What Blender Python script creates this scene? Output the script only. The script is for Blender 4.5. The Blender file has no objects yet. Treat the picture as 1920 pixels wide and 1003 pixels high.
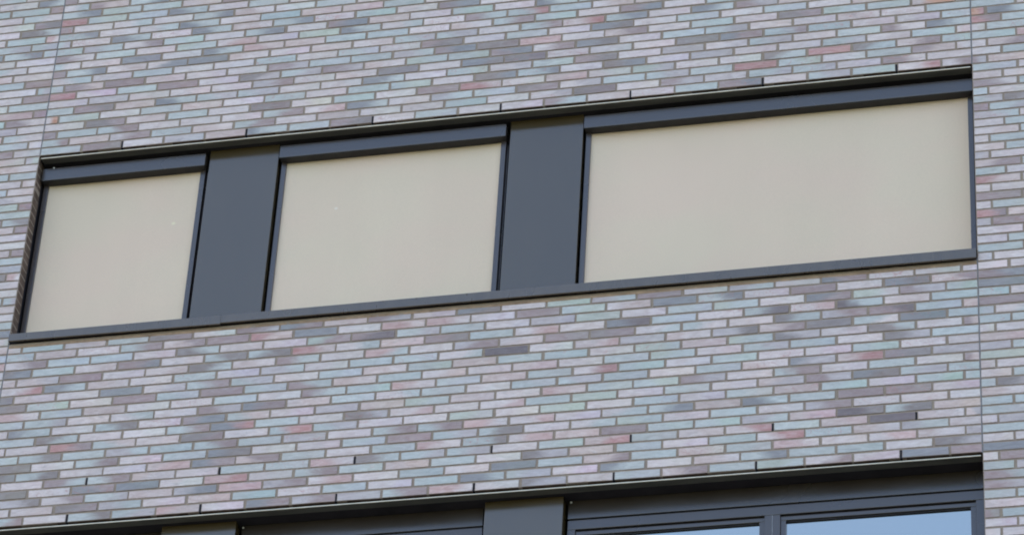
import bpy, bmesh, math, random
from mathutils import Matrix, Vector

# ------------------------------------------------------------------ camera, sky, sun, exposure
scn = bpy.context.scene
COL = scn.collection
cam_d = bpy.data.cameras.new("camera")
cam = bpy.data.objects.new("camera", cam_d)
COL.objects.link(cam)
cam_d.sensor_fit = 'HORIZONTAL'
cam_d.sensor_width = 36.0
cam_d.lens = 127.63
cam_d.clip_start = 0.1
cam_d.clip_end = 3000.0
right = Vector((0.97437577, 0.21849153, 0.05341645))
up = Vector((0.08715661, -0.58568944, 0.80583597))
back = Vector((0.20735378, -0.78053144, -0.58972458))
CAMX, CAMY, CAMZ = 6.860, -16.365, 1.6
m = Matrix.Identity(4)
for i, a in enumerate((right, up, back)):
    a = a.normalized()
    for j in range(3):
        m[j][i] = a[j]
m.translation = (CAMX, CAMY, CAMZ)
cam.matrix_world = m
scn.camera = cam

SUN_EL, SUN_ROT = math.radians(42), math.radians(-35)
w = bpy.data.worlds.new("World")
scn.world = w
w.use_nodes = True
nt = w.node_tree
bg = nt.nodes["Background"]
sky = nt.nodes.new("ShaderNodeTexSky")
sky.sky_type = 'NISHITA'
sky.sun_disc = False
sky.sun_elevation = SUN_EL
sky.sun_rotation = SUN_ROT
sky.air_density = 1.0
sky.dust_density = 4.0
sky.ozone_density = 1.0
tcw = nt.nodes.new("ShaderNodeTexCoord")
cn_ = nt.nodes.new("ShaderNodeTexNoise")          # faint high cloud
cn_.inputs['Scale'].default_value = 3.2
cn_.inputs['Detail'].default_value = 6
cn_.inputs['Distortion'].default_value = .6
nt.links.new(tcw.outputs['Generated'], cn_.inputs['Vector'])
cr_ = nt.nodes.new("ShaderNodeMapRange")
cr_.interpolation_type = 'SMOOTHSTEP'
for i_, v_ in enumerate((0, .46, .72, 0, .30)):
    if i_:
        cr_.inputs[i_].default_value = v_
nt.links.new(cn_.outputs['Fac'], cr_.inputs[0])
mx_ = nt.nodes.new("ShaderNodeMix")
mx_.data_type = 'RGBA'
mx_.inputs[7].default_value = (5.2, 5.6, 6.2, 1)
nt.links.new(cr_.outputs[0], mx_.inputs[0])
nt.links.new(sky.outputs[0], mx_.inputs[6])
nt.links.new(mx_.outputs[2], bg.inputs[0])
bg.inputs[1].default_value = 0.15

sun_d = bpy.data.lights.new("sun", 'SUN')
sun_d.energy = 4.0
sun_d.angle = math.radians(0.5)
sun_d.color = (1.0, 0.95, 0.88)
sun = bpy.data.objects.new("sun", sun_d)
COL.objects.link(sun)
sun.rotation_euler = (-(math.pi / 2 - SUN_EL), 0, -SUN_ROT)

scn.view_settings.view_transform = 'Standard'
scn.view_settings.look = 'None'
scn.view_settings.exposure = 1.94
scn.cycles.filter_width = 1.9
scn.view_settings.gamma = 1.0
scn.view_settings.use_curve_mapping = False

# ------------------------------------------------------------------ measures
CR = 0.06                      # course height
BP = 0.26401                   # brick pitch
Z0 = 15.1486                   # height of course line 0
UL, UR = -2.0, 19.6667         # movement joints, in bricks
XL, XR = UL * BP, UR * BP


def Z(v):
    return Z0 - v * CR


DR = [(-30, 0), (-19, 0), (-9, 0.0), (-4, .06), (0, .14), (6, .06), (14, -.14), (25, -.13), (30, -.03), (38, .05), (45, .05), (60, .08), (80, .08)]


def drift(v):
    for (a, p), (b, q) in zip(DR[:-1], DR[1:]):
        if a <= v <= b:
            return p + (q - p) * (v - a) / (b - a)
    return 0


# ------------------------------------------------------------------ helpers
def box(bm, x0, x1, y0, y1, z0, z1, bev=0.0, mi=0):
    r = bmesh.ops.create_cube(bm, size=1.0)
    vs = r['verts']
    for v in vs:
        v.co = Vector(((x0 + x1) / 2 + v.co.x * (x1 - x0), (y0 + y1) / 2 + v.co.y * (y1 - y0), (z0 + z1) / 2 + v.co.z * (z1 - z0)))
    fs = list({f for v in vs for f in v.link_faces})
    for f in fs:
        f.material_index = mi
    if bev > 0:
        es = list({e for v in vs for e in v.link_edges})
        bmesh.ops.bevel(bm, geom=es, offset=bev, segments=2, affect='EDGES', profile=0.6)
    return vs


def obj(name, bm, mats, parent=None):
    me = bpy.data.meshes.new(name)
    bm.normal_update()
    bm.to_mesh(me)
    bm.free()
    for mm in (mats if isinstance(mats, (list, tuple)) else [mats]):
        me.materials.append(mm)
    o = bpy.data.objects.new(name, me)
    COL.objects.link(o)
    if parent:
        o.parent = parent
    return o


def lin(c):
    return tuple(((x / 255 + .055) / 1.055) ** 2.4 if x > 10 else x / 255 / 12.92 for x in c)


class N:
    def __init__(self, name):
        self.m = bpy.data.materials.new(name)
        self.m.use_nodes = True
        self.t = self.m.node_tree
        self.b = self.t.nodes["Principled BSDF"]

    def n(self, typ, **kw):
        x = self.t.nodes.new(typ)
        for k, v in kw.items():
            setattr(x, k, v)
        return x

    def l(self, a, b):
        self.t.links.new(a, b)

    def noise(self, vec, scale, detail=3, rough=.55, dist=0.0):
        x = self.n("ShaderNodeTexNoise")
        x.inputs['Scale'].default_value = scale
        x.inputs['Detail'].default_value = detail
        x.inputs['Roughness'].default_value = rough
        x.inputs['Distortion'].default_value = dist
        if vec is not None:
            self.l(vec, x.inputs['Vector'])
        return x.outputs['Fac']

    def mapping(self, scale, loc=(0, 0, 0)):
        if not hasattr(self, 'tc'):
            self.tc = self.n("ShaderNodeTexCoord")
        mp = self.n("ShaderNodeMapping")
        mp.inputs['Scale'].default_value = scale
        mp.inputs['Location'].default_value = loc
        self.l(self.tc.outputs['Object'], mp.inputs['Vector'])
        return mp.outputs[0]

    def math(self, op, a, b=None, c=None):
        x = self.n("ShaderNodeMath", operation=op)
        for i, v in enumerate((a, b, c)):
            if v is None:
                continue
            if isinstance(v, (int, float)):
                x.inputs[i].default_value = v
            else:
                self.l(v, x.inputs[i])
        return x.outputs[0]

    def rng(self, v, a, b, c, d, smooth=False):
        x = self.n("ShaderNodeMapRange")
        if smooth:
            x.interpolation_type = 'SMOOTHSTEP'
        for i, q in enumerate((v, a, b, c, d)):
            if isinstance(q, (int, float)):
                x.inputs[i].default_value = q
            else:
                self.l(q, x.inputs[i])
        return x.outputs[0]

    def mix(self, f, a, b, mode='MIX'):
        x = self.n("ShaderNodeMix", data_type='RGBA', blend_type=mode)
        for i, q in ((0, f), (6, a), (7, b)):
            if isinstance(q, (int, float)):
                x.inputs[i].default_value = q
            elif isinstance(q, tuple):
                x.inputs[i].default_value = (*q, 1) if len(q) == 3 else q
            else:
                self.l(q, x.inputs[i])
        return x.outputs[2]

    def bump(self, h, strength, dist=0.002):
        x = self.n("ShaderNodeBump")
        x.inputs['Strength'].default_value = strength
        x.inputs['Distance'].default_value = dist
        self.l(h, x.inputs['Height'])
        self.l(x.outputs[0], self.b.inputs['Normal'])


# ------------------------------------------------------------------ materials
KE = (.685, .86, 1.06)     # skylight on the shaded facade: a colour seen in the photo divided by this gives the surface colour


def alb(c):
    l_ = lin(c)
    return tuple(min(.85, max(.01, l_[i] / KE[i])) for i in range(3))


# paler, darker and flashed firings of the brick
TONE = {
    'w': (180, 182, 195), 'b': (161, 176, 189), 'l': (161, 165, 180), 'k': (174, 171, 181),
    't': (160, 175, 180), 'm': (143, 138, 149), 'g': (130, 131, 140), 's': (128, 137, 152),
    'd': (112, 111, 122), 'r': (160, 136, 145), 'p': (171, 158, 168), 'o': (172, 147, 141),
}


def brick_material():
    q = N("glazed_brick")
    at = q.n("ShaderNodeAttribute", attribute_name="tone_a")
    bt = q.n("ShaderNodeAttribute", attribute_name="tone_b")
    uv = q.n("ShaderNodeUVMap", uv_map="UVMap")
    sep = q.n("ShaderNodeSeparateXYZ")
    q.l(uv.outputs[0], sep.inputs[0])
    ra, rb = at.outputs['Alpha'], bt.outputs['Alpha']
    off = q.n("ShaderNodeCombineXYZ")
    q.l(q.math('MULTIPLY', ra, 41.0), off.inputs[0])
    q.l(q.math('MULTIPLY', rb, 57.0), off.inputs[2])

    def bmap(scale, loc=(0, 0, 0)):          # every brick has marks of its own
        v_ = q.n("ShaderNodeVectorMath", operation='ADD')
        q.l(q.mapping(scale, loc), v_.inputs[0])
        q.l(off.outputs[0], v_.inputs[1])
        return v_.outputs[0]

    cn = q.noise(bmap((9, 9, 22)), 1.0, 3, .6, .8)
    slant = q.math('MULTIPLY', q.math('SUBTRACT', sep.outputs[1], .5), q.math('SUBTRACT', rb, .5))
    p = q.math('ADD', q.math('ADD', sep.outputs[0], q.math('MULTIPLY', q.math('SUBTRACT', cn, .5), .55)), q.math('MULTIPLY', slant, .7))
    thr = q.rng(ra, 0, 1, .34, .68)
    f = q.rng(p, q.math('SUBTRACT', thr, .26), q.math('ADD', thr, .26), 0.0, 1.0, True)
    col = q.mix(f, at.outputs['Color'], bt.outputs['Color'])
    # flashing: slate smoke and rosy licks wandering over some bricks
    sm = q.noise(bmap((6, 6, 19), (3, 0, 7)), 1.0, 4, .6, 1.5)
    col = q.mix(q.rng(sm, .58, .80, 0, .40, True), col, alb((124, 133, 148)))
    rs = q.noise(bmap((7, 7, 17), (11, 2, 1)), 1.0, 3, .55, 2.2)
    col = q.mix(q.rng(rs, .66, .84, 0, .42, True), col, alb((172, 142, 148)))
    # slanting drag marks, lighter and darker inside one face
    dv = q.noise(bmap((11, 11, 34), (2, 5, 8)), 1.0, 3, .6, 1.2)
    hs0 = q.n("ShaderNodeHueSaturation")
    q.l(col, hs0.inputs['Color'])
    q.l(q.rng(dv, .3, .7, .90, 1.09), hs0.inputs['Value'])
    q.l(q.rng(dv, .3, .7, 1.15, .85), hs0.inputs['Saturation'])
    col = hs0.outputs[0]
    # thin curved kiln strokes on a few bricks
    st = q.noise(bmap((8, 8, 11), (5, 9, 2)), 1.0, 1, .4, 2.5)
    line = q.rng(q.math('ABSOLUTE', q.math('SUBTRACT', st, .5)), 0.0, .020, 1, 0, True)
    sel = q.rng(q.math('MULTIPLY', ra, rb), .55, .60, 0, .5)
    col = q.mix(q.math('MULTIPLY', line, sel), col, alb((158, 120, 128)))
    # sanded face, dragged texture
    g1 = q.noise(q.mapping((26, 26, 190)), 1.0, 4, .65)
    g2 = q.noise(q.mapping((60, 60, 60)), 3.0, 3, .7)
    g3 = q.noise(bmap((14, 14, 30), (1, 1, 1)), 1.0, 3, .6)
    v = q.math('ADD', q.math('ADD', q.rng(g1, .25, .75, -.055, .055), q.rng(g2, .25, .75, -.05, .05)), q.rng(g3, .25, .75, -.06, .06))
    hsv = q.n("ShaderNodeHueSaturation")
    q.l(col, hsv.inputs['Color'])
    q.l(q.math('ADD', v, 1.0), hsv.inputs['Value'])
    # mortar smear near the arrises
    ex = q.math('MINIMUM', sep.outputs[0], q.math('SUBTRACT', 1.0, sep.outputs[0]))
    ey = q.math('MINIMUM', sep.outputs[1], q.math('SUBTRACT', 1.0, sep.outputs[1]))
    e = q.math('MINIMUM', q.math('MULTIPLY', ex, 4.6), ey)
    en = q.math('ADD', e, q.math('MULTIPLY', q.math('SUBTRACT', q.noise(q.mapping((70, 70, 70)), 1.0, 3), .5), .30))
    col = q.mix(q.rng(en, .0, .10, .55, 0, True), hsv.outputs[0], alb((134, 132, 132)))
    # pits
    pit = q.noise(q.mapping((1, 1, 1)), 95.0, 2, .5)
    col = q.mix(q.rng(pit, .74, .80, 0, .55), col, alb((96, 92, 96)))
    q.l(col, q.b.inputs['Base Color'])
    q.b.inputs['Roughness'].default_value = .62
    q.b.inputs['Specular IOR Level'].default_value = .30
    q.bump(q.math('ADD', q.math('MULTIPLY', g1, .6), q.math('ADD', g3, q.math('MULTIPLY', g2, .4))), .55, .003)
    return q.m


def simple(name, c, rough=.5, spec=.5, ior=1.5, var=.06, scale=8, bump=0, bscale=60, metal=0.0, stretch=(1, 1, 1)):
    q = N(name)
    a = q.noise(q.mapping(stretch), scale, 4, .6)
    v = q.rng(a, .3, .7, 1 - var, 1 + var)
    hsv = q.n("ShaderNodeHueSaturation")
    hsv.inputs['Color'].default_value = (*c, 1)
    q.l(v, hsv.inputs['Value'])
    q.l(hsv.outputs[0], q.b.inputs['Base Color'])
    r = q.noise(q.mapping(stretch, (4, 1, 2)), scale * .6, 3, .5)
    q.l(q.rng(r, .3, .7, rough - .06, rough + .06), q.b.inputs['Roughness'])
    q.b.inputs['Specular IOR Level'].default_value = spec
    q.b.inputs['Metallic'].default_value = metal
    q.b.inputs['IOR'].default_value = ior
    if bump:
        q.bump(q.noise(q.mapping((1, 1, 1)), bscale, 4, .6), bump, .002)
    return q.m


M_BRICK = brick_material()
M_SIDE = simple("raw_brick_side", (.14, .095, .072), .85, .2, 1.5, .35, 22, .5)


def mortar_material():
    q = N("mortar")
    a = q.noise(q.mapping((1, 1, 1)), 5, 4, .6)
    b = q.noise(q.mapping((1, 1, 1)), 70, 4, .7)
    c = q.mix(q.rng(a, .35, .65, 0, 1), alb((129, 129, 127)), alb((124, 121, 122)))
    c = q.mix(q.rng(b, .3, .7, 0, .5), c, alb((144, 141, 136)))
    q.l(c, q.b.inputs['Base Color'])
    q.b.inputs['Roughness'].default_value = .95
    q.b.inputs['Specular IOR Level'].default_value = .1
    q.bump(b, .8, .004)
    return q.m


M_MORTAR = mortar_material()
M_BED = simple("sill_mortar", alb((134, 124, 112)), .95, .1, 1.5, .3, 12, .9, 50)
M_SEAL = simple("joint_sealant", alb((104, 112, 124)), .7, .3, 1.5, .12, 30)
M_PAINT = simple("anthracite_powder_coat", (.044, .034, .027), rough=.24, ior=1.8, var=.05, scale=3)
M_PANEL = simple("anthracite_sheet", (.066, .046, .020), rough=.20, ior=1.86, var=.08, scale=1.6, stretch=(1, 1, .35))
M_SILL = simple("anthracite_sill", (.092, .070, .050), rough=.30, ior=1.75, var=.12, scale=7, stretch=(3, 1, 1))
M_FRAME = simple("anthracite_frame", (.050, .038, .034), rough=.28, ior=1.75, var=.05, scale=3)
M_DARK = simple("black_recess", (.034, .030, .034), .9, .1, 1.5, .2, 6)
M_SOFFIT = simple("lintel_steel", (.095, .090, .078), .5, .4, 1.5, .25, 9, .1, 60, stretch=(.6, 3, 3))
M_EDGE = simple("bare_steel_edge", (.74, .67, .55), .55, .5, 1.5, .12, 14, .1)
M_GASKET = simple("rubber_gasket", (.022, .020, .024), .6, .4, 1.5, .1, 10)
M_UNDERSHADE = simple("underside_shade", (.034, .031, .031), .6, .3, 1.5, .1, 10)  # dark colour that paints the shade under the screen housings
M_PALELINE = simple("pale_line", (.42, .42, .44), .6, .3, 1.5, .1, 10)
M_BOLT = simple("white_cap", (.7, .68, .64), .5, .5, 1.5, .05, 30)
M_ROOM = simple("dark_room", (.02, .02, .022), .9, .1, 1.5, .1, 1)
M_CURTAIN = simple("net_curtain", (.5, .52, .55), .9, .1, 1.5, .1, 3, stretch=(8, 1, 1))


def fabric_material():
    q = N("screen_cloth")
    wx = q.n("ShaderNodeTexWave", wave_type='BANDS', bands_direction='X')
    wx.inputs['Scale'].default_value = 160
    q.l(q.mapping((1, 1, 1)), wx.inputs['Vector'])
    wz = q.n("ShaderNodeTexWave", wave_type='BANDS', bands_direction='Z')
    wz.inputs['Scale'].default_value = 160
    q.l(q.mapping((1, 1, 1)), wz.inputs['Vector'])
    weave = q.math('MULTIPLY', wx.outputs['Fac'], wz.outputs['Fac'])
    big = q.noise(q.mapping((1.1, 1, .5)), 1.6, 3, .5)
    vert = q.noise(q.mapping((7, 1, .25)), 1.0, 3, .5)
    v = q.math('ADD', q.rng(big, .3, .7, -.022, .022), q.rng(vert, .3, .7, -.006, .006))
    v = q.math('ADD', v, q.rng(weave, 0, 1, -.02, .02))
    fine = q.noise(q.mapping((1, 1, 1)), 180, 2, .6)
    v = q.math('ADD', v, q.rng(fine, .3, .7, -.03, .03))
    hsv = q.n("ShaderNodeHueSaturation")
    warm = q.noise(q.mapping((.8, 1, 1.3), (2, 2, 2)), 2.0, 2, .5)
    q.l(q.mix(q.rng(warm, .35, .65, 0, 1), FAB_A, FAB_B), hsv.inputs['Color'])
    q.l(q.math('ADD', v, 1.0), hsv.inputs['Value'])
    col = hsv.outputs[0]
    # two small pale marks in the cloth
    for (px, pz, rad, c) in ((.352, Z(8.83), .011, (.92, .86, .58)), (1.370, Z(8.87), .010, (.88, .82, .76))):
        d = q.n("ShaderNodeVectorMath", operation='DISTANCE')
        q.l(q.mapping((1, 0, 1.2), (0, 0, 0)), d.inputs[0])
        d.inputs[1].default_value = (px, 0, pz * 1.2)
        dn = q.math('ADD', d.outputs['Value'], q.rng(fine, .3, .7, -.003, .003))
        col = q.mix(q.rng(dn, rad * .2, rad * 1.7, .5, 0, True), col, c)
    q.l(col, q.b.inputs['Base Color'])
    q.b.inputs['Roughness'].default_value = .8
    q.b.inputs['Specular IOR Level'].default_value = .15
    pass
    return q.m


FAB_A = alb((187, 187, 181))
FAB_B = alb((189, 185, 181))
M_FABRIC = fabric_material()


def glass_material():
    q = N("window_glass")
    q.b.inputs['Base Color'].default_value = (.03, .035, .04, 1)
    q.b.inputs['Roughness'].default_value = .02
    q.b.inputs['IOR'].default_value = 1.52
    q.b.inputs['Metallic'].default_value = 0
    q.b.inputs['Specular IOR Level'].default_value = 1.0
    gl = q.n("ShaderNodeBsdfGlossy")
    gl.inputs['Color'].default_value = (.73, .74, .67, 1)
    gl.inputs['Roughness'].default_value = .01
    mx = q.n("ShaderNodeMixShader")
    fr = q.n("ShaderNodeFresnel")
    fr.inputs['IOR'].default_value = 2.6
    q.l(q.math('ADD', fr.outputs[0], GLASS_ADD), mx.inputs[0])
    q.l(q.b.outputs[0], mx.inputs[1])
    q.l(gl.outputs[0], mx.inputs[2])
    q.l(mx.outputs[0], q.t.nodes['Material Output'].inputs[0])
    nz = q.n("ShaderNodeBump")
    nz.inputs['Strength'].default_value = .02
    nz.inputs['Distance'].default_value = .05
    q.l(q.noise(q.mapping((1, 1, 1)), 1.3, 1), nz.inputs['Height'])
    q.l(nz.outputs[0], gl.inputs['Normal'])
    return q.m


GLASS_ADD = .35
M_GLASS = glass_material()


def far_brick_material():
    q = N("brickwork_far")
    bt = q.n("ShaderNodeTexBrick")
    mp = q.n("ShaderNodeMapping")
    mp.inputs['Rotation'].default_value = (math.pi / 2, 0, 0)
    tc = q.n("ShaderNodeTexCoord")
    q.l(tc.outputs['Object'], mp.inputs[0])
    q.l(mp.outputs[0], bt.inputs['Vector'])
    bt.offset = .333
    bt.inputs['Scale'].default_value = 1
    bt.inputs['Brick Width'].default_value = BP
    bt.inputs['Row Height'].default_value = CR
    bt.inputs['Mortar Size'].default_value = .005
    bt.inputs['Color1'].default_value = (*alb(TONE['w']), 1)
    bt.inputs['Color2'].default_value = (*alb(TONE['s']), 1)
    bt.inputs['Mortar'].default_value = (*alb((128, 124, 116)), 1)
    n1 = q.noise(q.mapping((3.8, 3.8, 16.6)), 1.0, 1)
    n2 = q.noise(q.mapping((3.8, 3.8, 16.6), (9, 3, 5)), 1.0, 1)
    c = q.mix(q.rng(n1, .45, .6, 0, .5, True), bt.outputs['Color'], alb(TONE['b']))
    c = q.mix(q.rng(n2, .55, .7, 0, .5, True), c, alb(TONE['k']))
    q.l(c, q.b.inputs['Base Color'])
    q.b.inputs['Roughness'].default_value = .8
    return q.m


M_FAR = far_brick_material()

# ------------------------------------------------------------------ ground
def ground_material(name, a, b, sc):
    q = N(name)
    n1 = q.noise(q.mapping((1, 1, 1)), sc, 5, .6)
    n2 = q.noise(q.mapping((1, 1, 1)), sc * 40, 3, .6)
    c = q.mix(q.rng(n1, .35, .65, 0, 1), a, b)
    c = q.mix(q.rng(n2, .3, .7, 0, .3), c, tuple(x * .6 for x in a))
    q.l(c, q.b.inputs['Base Color'])
    q.b.inputs['Roughness'].default_value = .95
    return q.m


def sheet(name, x0, x1, y0, y1, z, mat):
    bm = bmesh.new()
    vs = [bm.verts.new(p) for p in ((x0, y0, z), (x1, y0, z), (x1, y1, z), (x0, y1, z))]
    bm.faces.new(vs)
    o = obj(name, bm, mat)
    o['kind'] = 'structure'
    return o


sheet('ground', -1200, 1200, -1200, 1200, 0.0, ground_material("grass_ground", (.05, .075, .03), (.08, .085, .04), .4))
sheet('pavement', -60, 60, -24, -.02, .004, ground_material("paving", (.13, .125, .115), (.10, .098, .09), 1.5))

# ------------------------------------------------------------------ building
bld = bpy.data.objects.new('brick_building', None)
COL.objects.link(bld)
bld['label'] = 'office building of pale multicoloured glazed brick with dark grey window bands and lowered beige screens'
bld['category'] = 'building'

random.seed(11)
T = {0: 2, -1: 3, -2: 1, -3: 2, -4: 1, -5: 3, -6: 2, -7: 3, -8: 1, -9: 2, -10: 1, -11: 3, -12: 2, -13: 3, -14: 1, -15: 2, -16: 1, -17: 3, -18: 2, -19: 3, -20: 1,
     25: 1, 26: 3, 27: 2, 28: 3, 29: 1, 30: 2, 31: 1, 32: 3, 33: 2, 34: 3, 35: 1, 36: 2, 37: 1, 38: 3, 39: 2, 40: 3, 41: 1, 42: 2, 43: 1, 44: 3, 45: 2}
RP = dict(zip(range(-8, 56), [2, 3, 1, 2, 1, 3, 1, 2, 1, 3, 2, 3, 1, 2, 1, 3, 2, 3, 1, 2, 1, 3, 2, 3, 1, 3, 1, 2, 1, 3, 2, 3, 1, 2, 3, 3, 2, 3, 1, 2, 1, 3, 2, 3, 1, 2, 1, 3, 2, 3, 1, 3, 2, 3, 1, 2, 3, 3, 2, 3, 1, 2, 1, 3]))
LP = dict(zip(range(-20, 17), [2, 1, 3, 2, 3, 1, 2, 1, 3, 2, 3, 2, 1, 2, 3, 1, 3, 2, 3, 1, 2, 1, 3, 2, 1, 2, 3, 1, 3, 2, 1, 3, 3, 1, 3, 3, 1]))
R0, R1 = -30, 74          # rows laid
WEXT = 7                  # bricks laid beyond each movement joint


def other(prev):
    return random.choice([x for x in (1, 2, 3) if x != prev])


for r in range(-21, R0 - 1, -1):
    T[r] = other(T[r + 1])
for r in range(-9, R0 - 1, -1):
    RP[r] = other(RP[r + 1])
for r in range(-21, R0 - 1, -1):
    LP[r] = other(LP[r + 1])
for r in range(17, R1 + 1):
    LP[r] = other(LP[r - 1])
for r in range(56, R1 + 1):
    RP[r] = other(RP[r - 1])
T[69] = 2
for r in range(70, R1 + 1):
    T[r] = other(T[r - 1])

CODES = """L -20 3 ww sb
M -20 0 mm
L -19 3 bb mm
M -19 0 wb mk bs
L -18 2 ww bw
M -18 0 bs tb bb kk
L -17 3 ww mg
M -17 0 rr bt bb sb ww bb
L -16 2 ww gb
M -16 0 mm ww wb ww bs kw ww bb
L -15 3 bb pw
M -15 0 bs ww wb sb wk bb kk kk bb
L -14 3 bl bb
M -14 0 bl ww sb ww sb kw bs ww bb ww ms
L -13 3 bs bb
M -13 0 bb lb wm bb ww bs ww ms kk ww bb ww sb
L -12 3 ww
M -12 0 mw bb ww tb wp ww tt sb wb ww mb br bb wk
L -11 3 bw ww
M -11 0 bw ww ss ww sb pk kk bb bb ww kw bm bb ww ms ww
L -10 3 ww
M -10 0 mm bs wk ws ss kw ww kk wk bl bl ww bm kr bs ww sb ml
L -9 3 bb mm
M -9 0 wb ww bb ww ww bb ww bb ww mg ww bb ww sg ww bb ww bb ww
L -8 3 ww bl
M -8 0 bb mk mm kk ww ww ml bb bb lb ms gg pp ww km ww bb ww gm tb bb ko
L -7 3 ww mm
M -7 0 rr ww bb mm ww gl bl ml kw tb bt ms wm sg ww bb bl ww ww kw ww bb
R -7 0 bb ww
L -6 3 bb
M -6 0 ww ll kk ww ww lm ww kw gg ww sg gg ww ww ww gg sm bm bb ww ww bb
R -6 0 or sb
L -5 3 kp mm
M -5 0 bb mg kk sb bl bl ww ww sb ww bt wl bb mg ww ll wl bl ww bb mw sb
R -5 0 rm bb
L -4 3 mw
M -4 0 wo bt ww bb kk ww bb ww bb bt ww gs bs ww gs ww ll ww ww bl wk bb ww
R -4 0 ww bb
L -3 3 ll ww
M -3 0 ww gm wk bb ww gg ww bb ww mm rk ww kk ww tl ww ww gb rr gb km bb
R -3 0 bb pp
L -2 3 bw
M -2 0 mm bb bm ww ww ww bm wp sb ww lb bb gm wl bb bl bb rr bt ww bb mk kw
R -2 0 ww km
L -1 3 bb ww
M -1 0 bm kk lm bb kw bm ww kk ww ww bb ww wl gg ww ml ww bl bl ww mw ww
R -1 0 ww bb
L 0 4 ww
M 0 0 bb mm ww ll kk sb bb mg ww bb ww ww mb wk ww bb ms ww bl bb wr wm
R 0 0 ml kk
L 1 3 kk ll
R 1 0 bb
L 2 3 kw
R 2 0 kw ww
L 3 4 bb
R 3 0 mw
L 4 4 kw
R 4 0 bb ww
R 5 0 bl gl
L 6 3 lw
L 7 4 mm
R 6 0 mm bl
R 7 0 lb
R 8 0 ww
R 9 0 wk
L 10 4 mm
R 10 0 ww bb
R 11 0 ww
R 12 0 ll ww
L 13 4 mm
R 13 0 km
R 14 0 bb
L 15 3 ll
R 15 0 rk
L 16 4 pw
R 16 0 ww ww
R 17 0 mm
R 18 0 ww bb
R 19 0 rm
R 20 0 ll mm
R 21 0 ww
R 22 0 ww bb
R 23 0 bb
R 24 0 ww ww
M 25 0 kk bb lk bb gm ww ml sm kk ml ww sg ww tt lb mm ww lb ww sm ww ww ww
R 25 0 ww ww
M 26 0 bb kk ww bm km mm rk ss ww pk pw ww mm bt wk ss bs ww mm ww sg km
R 26 0 ms
M 27 0 wm bb bb ww gb ww ww tm md bl bb ww ll tt ww bb tb ww sm tw ml bb
R 27 0 ss
M 28 0 gs bb wk ms wk bg bg rk wb kk mg bb wp ww sd bb ww bd wp db wk bb
R 28 0 bb ww
M 29 0 kk kl mm ww wk gb kw mb ww pb ww lm wk mm gm wb bw ww gb lm md bb kk
R 29 0 mm
M 30 0 wr sb kw ww bb ww lb ww bb bb wb dd ww kp ll kw lg km gg bw ss bb
R 30 0 bb wb
M 31 0 gg kk ww ss wl bm bl ww bb kw bb kk bb bb ww tb kk tb gl ww gb ww mk
R 31 0 bb bb
M 32 0 gg bb ww mm bb mm bb mb kw bb wk ww kk ww bb tb ww bb bb ww gl bb
R 32 0 ww ww
M 33 0 pw bb kk ww ww bb ww mb bb pw bb kk bb wr bb ww bb ww ww bb ww ww
R 33 0 kk
M 34 0 bb bl ww wb ww ml sm ww bb wb bb ww bb bl bb ww bb kw sl kr mm ll
R 34 0 ll bb
M 35 0 ww sb ww bg ww ms bk ww ll kk tb kk ww pk bb bb ml ww bm ww bb ww mk
R 35 0 tt
M 36 0 bb gb ww ww bm sr bb ww gl wp ww wp bb tt ww bb ww kl ml sg bl bb
R 36 0 kk ww
M 37 0 ww ww rm bk ww gm ww br bl ww ww tt ww tt ww bb ww bb kk bb ww bb bb
R 37 0 ww bb
M 38 0 bb bg bb lb bb bm bb ll ww bm bm pw wp ww wb bs kk sb bb mm mm ww
R 38 0 bb gl
M 39 0 gg ww bm ww bb sg ww ww bb mm bl bg ww wb tb ww bb ww lm ww ww ww
R 39 0 kw
M 40 0 gg bg ww ww kp sm km bb ww bb pw bg wp kk mm bb bb lb kk dg bg kk
R 40 0 bb bb
M 41 0 gg ww mb bm kw ww bb bb pw gb bl bl ww bb kr bb ww wr bb kk dd kw kl
R 41 0 bb
M 42 0 gg ww sm ss ww pr ww bm bb kk bb ww gl kk bb ww bb wr bb kw lb kw
R 42 0 ww ll
M 43 0 ll lg wm bl kk ls pp lm wp ww bb ww ss bb km bb kk bb pw ww wp kw ll
R 43 0 bb
M 44 0 ww wk gm lb ww kk bb ww bb ww bb sb bb ww sb ww kw bs bb bb ww gl
R 44 0 ww ww
M 45 0 bm ww bg bl pk ww sm lm ll bm pw ww gl ww bb km bb tb wm ww ss mm
R 45 0 ss
R 46 0 ww mm
R 47 0 bb
R 48 0 mb
R 49 0 ml
R 50 0 bb
R 51 0 ww
R 52 0 mm bb
R 53 0 ww
R 54 0 ww ww"""
TON = {}
for ln in CODES.split('\n'):
    p_, r_, k_, *cs = ln.split()
    for i, c in enumerate(cs):
        TON[(p_, int(r_), int(k_) + i)] = c


def row(panel, r):
    if panel == 'M':
        e = [UR]
        u = UR - T[r] / 3
        while u > UL + .05:
            e.append(u)
            u -= 1
        e.append(UL)
        e = e[::-1]
    elif panel == 'R':
        e = [UR, UR + RP[r] / 3]
        while e[-1] < UR + WEXT:
            e.append(e[-1] + 1)
    else:
        e = [UL, UL - LP[r] / 3]
        while e[-1] > UL - 4:
            e.append(e[-1] - 1)
        k0 = len(e)
        while e[-1] > UL - WEXT:
            e.append(e[-1] - 1)
        e = e[::-1]
        return list(zip(e[:-1], e[1:])), len(e) - k0
    return list(zip(e[:-1], e[1:])), 0


RAND = ['ww'] * 30 + ['bb'] * 22 + ['kk'] * 9 + ['bl', 'lb', 'wb', 'tb', 'kw', 'wk', 'll', 'bs', 'sb', 'mm', 'gg', 'bg', 'gb', 'mb', 'bm', 'ml', 'gl', 'ss', 'wp', 'pk', 'km', 'mg', 'rk', 'wm', 'md']


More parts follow.
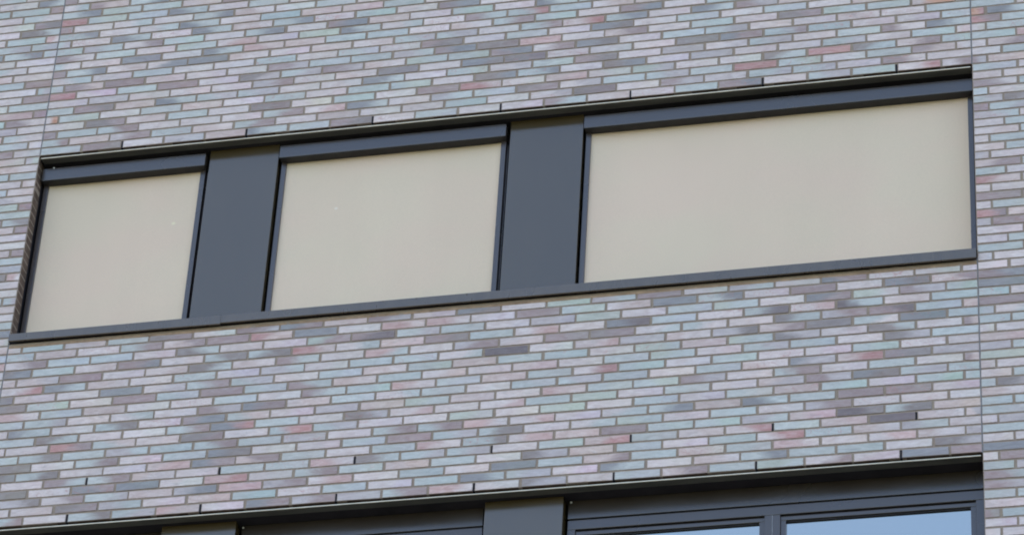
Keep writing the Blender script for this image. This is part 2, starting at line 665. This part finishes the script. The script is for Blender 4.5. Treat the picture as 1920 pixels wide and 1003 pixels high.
def jit(c, amt=.045):
    a = alb(TONE[c])
    l_ = 1 + random.gauss(0, amt)
    t = random.gauss(0, .012)
    return (a[0] * l_ * (1 + t), a[1] * l_, a[2] * l_ * (1 - t * .8))


GJ = .0061                # half head joint
BJ = .0046                # half bed joint


def lay(name, panel, rows, mortar_rects, deep_left=False, deep_right=False):
    bm = bmesh.new()
    uvl = bm.loops.layers.uv.new("UVMap")
    ta = bm.loops.layers.float_color.new("tone_a")
    tb = bm.loops.layers.float_color.new("tone_b")
    for r in rows:
        cells, koff = row(panel, r)
        rowoff = random.gauss(0, .0006)
        for k, (u0, u1) in enumerate(cells):
            code = TON.get((panel, r, k - koff)) or random.choice(RAND)
            same = code[0] == code[1]
            ca = jit(code[0])
            cb = tuple(x * (1 + random.gauss(0, .03)) for x in ca) if same else jit(code[1])
            j = lambda s: random.gauss(0, s)
            a0 = UL if abs(u0 - UL) < .01 else None
            gl = .0005 if (abs(u0 - UL) < .01 or abs(u0 - UR) < .01) else GJ
            gr = .0005 if (abs(u1 - UL) < .01 or abs(u1 - UR) < .01) else GJ
            if abs(u0 - UL) < .01 or abs(u0 - UR) < .01:
                gl = .0035
            if abs(u1 - UL) < .01 or abs(u1 - UR) < .01:
                gr = .0035
            pj = .0022 if gl == GJ else 0
            x0 = u0 * BP + gl + (j(.0016) if gl == GJ else 0)
            x1 = u1 * BP - gr + (j(.0016) if gr == GJ else 0)
            zt = Z(r - 1 + drift(r - 1)) - BJ + rowoff
            if panel == 'M' and r in (25, 70):
                zt = Z(r - .83)
            zb = Z(r + drift(r)) + BJ + rowoff
            yf = max(-.0009, min(.0005, j(.0006)))
            tilt = max(-.0008, min(.0008, j(.0005)))
            tz = j(.0008)
            outer = [[x0 + j(.0006), zb + j(.0005) - tz], [x1 + j(.0006), zb + j(.0005) + tz], [x1 + j(.0006), zt + j(.0005) + tz], [x0 + j(.0006), zt + j(.0005) - tz]]
            deep = .098 if (deep_left and k == len(cells) - 1) or (deep_right and k == 0) else .03
            bd = .0022
            cs = [(1, 1), (-1, 1), (-1, -1), (1, -1)]
            # slightly worn corners: eight point outline
            def ring(ins, y):
                vs = []
                cc = .0022 + ins * .3
                pts = []
                for q_, (ox, oz) in enumerate(outer):
                    sx, sz = cs[q_]
                    px, pz = ox + sx * ins, oz + sz * ins
                    if q_ in (0, 2):
                        pts += [(px, pz + sz * cc), (px + sx * cc, pz)]
                    else:
                        pts += [(px + sx * cc, pz), (px, pz + sz * cc)]
                for px, pz in pts:
                    t_ = (px - x0) / max(.01, x1 - x0) - .5
                    vs.append(bm.verts.new((px, y + tilt * t_, pz)))
                return vs
            fr = ring(bd, yf)
            md = ring(0, yf + .0022)
            bk = ring(0, deep)
            faces = [bm.faces.new(fr)]
            n = 8
            for i in range(n):
                faces.append(bm.faces.new((fr[i], md[i], md[(i + 1) % n], fr[(i + 1) % n])))
            for i in range(n):
                f = bm.faces.new((md[i], bk[i], bk[(i + 1) % n], md[(i + 1) % n]))
                f.material_index = 1
                faces.append(f)
            A = (*ca, random.random())
            B = (*cb, random.random())
            for f in faces:
                for lp in f.loops:
                    co = lp.vert.co
                    lp[uvl].uv = ((co.x - x0) / (x1 - x0), (co.z - zb) / (zt - zb))
                    lp[ta] = A
                    lp[tb] = B
    # mortar sheets
    for (mx0, mx1, mz0, mz1) in mortar_rects:
        nx = max(2, int((mx1 - mx0) / .03))
        nz = max(2, int((mz1 - mz0) / .02))
        grid = [[bm.verts.new((mx0 + (mx1 - mx0) * i / nx, .0037 + max(-.0009, min(.0009, random.gauss(0, .0005))), mz0 + (mz1 - mz0) * jn / nz)) for i in range(nx + 1)] for jn in range(nz + 1)]
        for jn in range(nz):
            for i in range(nx):
                f = bm.faces.new((grid[jn][i], grid[jn][i + 1], grid[jn + 1][i + 1], grid[jn + 1][i]))
                f.material_index = 2
        if panel == 'M' and mz0 > Z(50):        # pointed underside of the brickwork over an opening
            box(bm, mx0 + .001, mx1 - .001, .0046, .029, mz0 + .0006, mz0 + .012, mi=2)
    return obj(name, bm, [M_BRICK, M_SIDE, M_MORTAR], bld)


ZU_TOP = Z(0.13)          # underside of the brick above the upper window band
ZL_TOP = Z(45.06)
ZU_BOT = Z(24.0)
ZTOP, ZBOT = Z(R0 - 1), Z(R1)
XE0, XE1 = XL - WEXT * BP, XR + WEXT * BP

up_wall = lay('brick_wall', 'M', range(R0, 1), [(XL, XR, ZU_TOP + .004, ZTOP)])
mid_wall = lay('brick_wall', 'M', range(25, 46), [(XL, XR, ZL_TOP + .004, Z(23.66))])
low_wall = lay('brick_wall', 'M', range(70, R1 + 1), [(XL, XR, ZBOT, Z(68.66))])
low_wall['label'] = 'brick wall below the lower window band'
right_wall = lay('brick_wall', 'R', range(R0, R1 + 1), [(XR, XE1, ZBOT, ZTOP)], deep_right=True)
left_wall = lay('brick_wall', 'L', range(R0, R1 + 1), [(XE0, XL, ZBOT, ZTOP)], deep_left=True)
up_wall['label'] = 'brick wall above the screened window band'
mid_wall['label'] = 'brick wall between the two window bands'
right_wall['label'] = 'brick wall right of the right movement joint'
left_wall['label'] = 'brick wall left of the left movement joint'

# body of the wall behind the facing bricks, with the two window bands left open
bm = bmesh.new()
OX0, OX1 = XL - .004, XR + .004
for (a, b, c, d) in ((XE0, OX0, ZBOT, ZTOP), (OX1, XE1, ZBOT, ZTOP), (OX0, OX1, ZU_TOP + .02, ZTOP), (OX0, OX1, ZL_TOP + .02, Z(23.9)), (OX0, OX1, ZBOT, Z(68.9))):
    box(bm, a, b, .099, .34, c, d)
obj('backing_wall', bm, M_DARK, bld)
# mortar bed faces behind the joints so that reveals are closed
for a, b in ((XL - .10, XL - .0045), (XR + .0045, XR + .10)):
    bm = bmesh.new()
    box(bm, a, b, .006, .0975, ZBOT, ZTOP)
    obj('reveal_mortar', bm, M_MORTAR, bld)

# rest of the building: plain brickwork, roof
bm = bmesh.new()
BX0, BX1, BZ1, BY1 = -14.0, 19.0, 24.0, 14.0
for (a, b, c, d) in ((BX0, XE0, 0, BZ1), (XE1, BX1, 0, BZ1), (XE0, XE1, ZTOP, BZ1), (XE0, XE1, 0, ZBOT)):
    box(bm, a, b, .001, .34, c, d)
box(bm, BX0, BX0 + .3, .34, BY1, 0, BZ1)
box(bm, BX1 - .3, BX1, .34, BY1, 0, BZ1)
box(bm, BX0, BX1, BY1, BY1 + .3, 0, BZ1)
obj('outer_wall', bm, M_FAR, bld)
bm = bmesh.new()
box(bm, BX0 - .05, BX1 + .05, -.05, BY1 + .35, BZ1, BZ1 + .25, .01)
obj('roof', bm, M_PAINT, bld)
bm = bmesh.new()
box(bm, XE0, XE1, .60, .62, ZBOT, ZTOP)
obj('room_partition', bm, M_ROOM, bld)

# movement joints
for x, (za, zb) in ((XL, (Z(0), ZTOP)), (XL, (Z(45.1), Z(23.4))), (XL, (ZBOT, Z(68.4))), (XR, (Z(0.1), ZTOP)), (XR, (Z(45.1), Z(23.4))), (XR, (ZBOT, Z(68.4)))):
    bm = bmesh.new()
    n = 60
    prev = None
    for i in range(n + 1):
        zz = za + (zb - za) * i / n
        dx = random.gauss(0, .0003)
        yy = .0022 + random.gauss(0, .0003)
        cur = [bm.verts.new((x - .0036 + dx, yy, zz)), bm.verts.new((x + dx, yy + .0008, zz)), bm.verts.new((x + .0036 + dx, yy, zz))]
        if prev:
            bm.faces.new((prev[0], prev[1], cur[1], cur[0]))
            bm.faces.new((prev[1], prev[2], cur[2], cur[1]))
        prev = cur
    obj('movement_joint', bm, M_SEAL, bld)

# open weep slots in the head joints
slots = [(3 * k, 0) for k in range(7)] + [(3 * k, 45) for k in range(7)] + [(3 * k + 1 / 3, 41) for k in range(7)]
for (u, r) in slots:
    bm = bmesh.new()
    x = u * BP + random.gauss(0, .001)
    top = Z(r - 1 + drift(r - 1)) - BJ - .002
    bot = Z(r + drift(r)) + BJ - (.004 if r != 41 else .0)
    wd = .0060
    # a slim black louvre insert: frame and a hollow slot
    box(bm, x - wd, x + wd, .0010, .028, bot, top, .0008)
    obj('weep_vent', bm, M_DARK, bld)

# ------------------------------------------------------------------ lintels
for vh, zt, gapb in ((.47, ZU_TOP, 0), (45.39, ZL_TOP, 0)):
    zl = Z(vh)
    bm = bmesh.new()
    # angle: bottom flange with upstand set back in the joint
    box(bm, XL + .012, XR - .008, .0045, .058, zl - .0030, zl + .0030, .0006)
    box(bm, XL + .012, XR - .008, .046, .054, zl + .0030, zt + .05)
    lint = obj('lintel', bm, M_SOFFIT, bld)
    bm = bmesh.new()
    nseg = 70
    L0, L1 = XL + .012, XR - .010
    prev = None
    for i in range(nseg + 1):
        xx = L0 + (L1 - L0) * i / nseg
        hh = .0031 + random.gauss(0, .00015)
        yy = random.gauss(0, .0002)
        cur = [bm.verts.new(p) for p in ((xx, .0046, zl - hh), (xx, -.0006 + yy, zl - hh + .0006), (xx, -.0006 + yy, zl + hh - .0006), (xx, .0046, zl + hh))]
        if prev:
            for a in range(3):
                bm.faces.new((prev[a], prev[a + 1], cur[a + 1], cur[a]))
        prev = cur
    bmesh.ops.recalc_face_normals(bm, faces=bm.faces)
    obj('drip_edge', bm, M_EDGE, lint)
    bm = bmesh.new()
    box(bm, XL + .001, XR - .001, .0585, .33, zl + .0015, zt + .019)
    box(bm, XL + .001, XR - .001, .028, .045, zl + .0031, zt + .04)
    obj('lintel_packer', bm, M_DARK, bld)

# ------------------------------------------------------------------ upper window band
SPANS = [(-.520, .527), (.998, 2.403), (2.880, 5.186)]
PANELS = [(.547, .985), (2.425, 2.870)]
WL = ['narrow window with a lowered beige screen, left of the band', 'middle window with a lowered beige screen', 'wide window with a lowered beige screen, right of the band']
zbt, zbb = Z(1.07), Z(2.60)


def cloth(x0, x1, y, z0, z1, seed):
    rnd = random.Random(seed)
    bm = bmesh.new()
    nx, nz = 40, 26
    ph = [rnd.uniform(0, 6.28) for _ in range(4)]
    g = []
    for j_ in range(nz + 1):
        rw = []
        t = j_ / nz
        for i in range(nx + 1):
            s = i / nx
            e = math.sin(math.pi * s)
            d = .0016 * e * math.sin(2.1 * math.pi * s + ph[0] + t) + .0010 * math.sin(5 * s + ph[1]) * t + .0006 * math.sin(9 * t + ph[2])
            d += .0045 * (math.exp(-s * (x1 - x0) / .05) + math.exp(-(1 - s) * (x1 - x0) / .05)) * (-1)
            rw.append(bm.verts.new((x0 + (x1 - x0) * s, y + d, z0 + (z1 - z0) * t)))
        g.append(rw)
    for j_ in range(nz):
        for i in range(nx):
            f = bm.faces.new((g[j_][i], g[j_][i + 1], g[j_ + 1][i + 1], g[j_ + 1][i]))
            f.smooth = True
    return bm


for i, (x0, x1) in enumerate(SPANS):
    # fixed frame behind the screen
    bm = bmesh.new()
    fz0, fz1 = Z(22.4), Z(1.2)
    for (a, b, c, d) in ((x0, x0 + .07, fz0, fz1), (x1 - .07, x1, fz0, fz1), (x0 + .07, x1 - .07, fz1 - .07, fz1), (x0 + .07, x1 - .07, fz0, fz0 + .07)):
        box(bm, a, b, .150, .215, c, d, .002)
    win = obj('window', bm, M_FRAME, bld)
    win['label'] = WL[i]
    bm = bmesh.new()
    box(bm, x0 + .07, x1 - .07, .175, .195, fz0 + .07, fz1 - .07)
    obj('glass_pane', bm, M_GLASS, win)
    bm = bmesh.new()
    box(bm, x0, x1, .060, .1475, zbb + .0005, zbt, .0022)
    obj('screen_housing', bm, M_PAINT, win)
    bm = bmesh.new()          # added dark plate, stands in for shade under the cassette, cloth passing behind it
    box(bm, x0 + .003, x1 - .003, .0635, .1225, zbb - .0022, zbb + .0004, .0008)
    obj('underside_shade', bm, M_UNDERSHADE, win)
    for sgn, (ga, gb) in ((-1, (x0 + .006, x0 + .036)), (1, (x1 - .036, x1 - .006))):
        bm = bmesh.new()
        box(bm, ga, gb, .106, .1475, Z(22.25), zbb, .0018)
        obj('guide_rail', bm, M_FRAME, win)
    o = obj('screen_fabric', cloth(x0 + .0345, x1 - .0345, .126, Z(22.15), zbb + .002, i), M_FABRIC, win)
    bm = bmesh.new()
    box(bm, x0 + .038, x1 - .038, .118, .134, Z(22.3), Z(21.85), .003)
    obj('bottom_bar', bm, M_FRAME, win)

for i, (x0, x1) in enumerate(PANELS):
    bm = bmesh.new()
    box(bm, x0, x1, .087, .1475, Z(22.4), Z(.49), .002)
    obj('infill_panel', bm, M_PANEL, bld)

# sill in two lengths
def sill(x0, x1, va, vb, ta, tb):
    bm = bmesh.new()
    yf, yb = -.025, .149
    n = 24
    ring_prev = None
    for i in range(n + 1):
        s = i / n
        x = x0 + (x1 - x0) * s
        zt = Z(ta + (tb - ta) * s) + random.gauss(0, .00008)
        zb = Z(va + (vb - va) * s) + random.gauss(0, .0001)
        prof = [(yf + .001, zb), (yf - .0005, zb + .002), (yf, zt - .002), (yf + .002, zt), (yb, zt + .030), (yb, zt + .027), (yf + .006, zt - .004), (yf + .006, zb + .006), (yf + .012, zb + .006), (yf + .012, zb)]
        cur = [bm.verts.new((x, y, z)) for y, z in prof]
        if ring_prev:
            k = len(prof)
            for a in range(k):
                bm.faces.new((ring_prev[a], ring_prev[(a + 1) % k], cur[(a + 1) % k], cur[a]))
        else:
            bm.faces.new(cur)
        ring_prev = cur
    bm.faces.new(ring_prev[::-1])
    bmesh.ops.recalc_face_normals(bm, faces=bm.faces)
    return obj('window_sill', bm, M_SILL, bld)


for dv in (0, 45):
    sill(-.524, .7840, 23.55 + dv, 23.70 + dv, 22.68 + dv, 22.65 + dv)
    sill(.7855, 5.189, 23.59 + dv, 23.69 + dv, 22.64 + dv, 22.59 + dv)
    # rough mortar bed and shadow gap below the sill
    bm = bmesh.new()
    n = 170
    prev = None
    for i in range(n + 1):
        x = XL + .004 + (XR - XL - .008) * i / n
        zt = Z(23.90 + dv) + random.gauss(0, .0014)
        zb = Z(24.16 + dv)
        y = .0012 + random.gauss(0, .0012)
        cur = [bm.verts.new(p) for p in ((x, .030, zt + .002), (x, y, zt), (x, y + .001, zb - .002), (x, .02, zb - .002))]
        if prev:
            for a in range(3):
                bm.faces.new((prev[a], prev[a + 1], cur[a + 1], cur[a]))
        prev = cur
    bmesh.ops.recalc_face_normals(bm, faces=bm.faces)
    obj('mortar_bed', bm, M_BED, bld)
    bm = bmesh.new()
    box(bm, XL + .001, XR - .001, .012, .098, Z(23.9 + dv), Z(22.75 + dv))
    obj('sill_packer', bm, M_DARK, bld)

# ------------------------------------------------------------------ lower window band
LZB = Z(67.4)
for i, (x0, x1) in enumerate(SPANS):
    x0 = x0 + .006
    zt, zf = Z(45.41), Z(47.36)
    bm = bmesh.new()
    rail, yw = .066, .145
    lights = [(x0 + .045, x1 - .045)] if i < 2 else [(x0 + .045, 3.985), (4.071, x1 - .052)]
    # frame members
    zin = Z(48.50)
    box(bm, x0, x1, yw, .215, zin, zf - .009, .0025)
    box(bm, x0, lights[0][0], yw, .215, LZB, zin - .0002, .0025)
    box(bm, lights[-1][1], x1, yw, .215, LZB, zin - .0002, .0025)
    if i == 2:
        box(bm, 3.985, 4.0272, yw, .215, LZB, zin - .0002, .0022)
        box(bm, 4.0288, 4.071, yw + .0015, .215, LZB, zin - .0002, .0022)
    box(bm, x0, x1, yw, .215, LZB - .06, LZB - .0002, .0025)
    win = obj('window', bm, M_FRAME, bld)
    if i == 2:
        bm = bmesh.new()
        box(bm, 4.0272, 4.0290, yw + .0006, .20, LZB, zin - .001)  # thin pale strip along the mullion seam
        obj('mullion_line', bm, M_PALELINE, win)
    win['label'] = ['plain window at the lower left under the lintel', 'plain window at the lower middle under the lintel', 'two-light window at the lower right reflecting blue sky'][i]
    bm = bmesh.new()
    box(bm, x0, x1, yw - .003, .205, zf, zt, .0015)
    obj('head_panel', bm, M_PAINT, win)  # darker coat than the infill panels, stands in for deeper shade below the lintel
    bm = bmesh.new()
    box(bm, x0 + .002, x1 - .002, yw + .010, .2, zf - .012, zf + .003)
    obj('head_groove', bm, M_GASKET, win)
    for (a, b) in lights:
        bm = bmesh.new()
        yo = yw + .014
        sw = .030
        zs = Z(49.02)
        box(bm, a + .0005, b - .0005, yo, .21, zs, zin - .0060, .002)
        box(bm, a + .0005, a + sw, yo, .21, LZB, zs - .0002, .002)
        box(bm, b - sw, b - .0005, yo, .21, LZB, zs - .0002, .002)
        sash = obj('sash', bm, M_FRAME, win)
        bm = bmesh.new()
        box(bm, a, b, yo + .006, .2, zin - .0062, zin + .0002)
        box(bm, a + sw + .0002, b - sw - .0002, yo + .010, .2, zs - .007, zs - .0003)
        obj('gasket', bm, M_GASKET, win)
        bm = bmesh.new()
        box(bm, a + sw, b - sw, yo + .020, yo + .026, LZB, zs - .0072)
        obj('glass_pane', bm, M_GLASS, win)
for i, (x0, x1) in enumerate(PANELS):
    bm = bmesh.new()
    box(bm, x0, x1, .087, .205, LZB, Z(45.41), .002)
    obj('infill_panel', bm, M_PANEL, bld)

# little white caps on the window heads
for (x, y, z, rad) in ((-.449, .066, Z(1.05), .0062), (1.012, .1405, Z(45.68), .0055), (2.903, .1405, Z(45.62), .0065)):
    bm = bmesh.new()
    bmesh.ops.create_uvsphere(bm, u_segments=12, v_segments=8, radius=rad)
    for v in bm.verts:
        v.co = Vector((v.co.x, v.co.y * .8, v.co.z)) + Vector((x, y - .004, z))
    r = bmesh.ops.create_cone(bm, cap_ends=True, segments=10, radius1=rad * .5, radius2=rad * .5, depth=.012)
    for v in r['verts']:
        v.co = Vector((v.co.x + x, v.co.z + y + .004, v.co.y + z))
    obj('cap', bm, M_BOLT, bld)
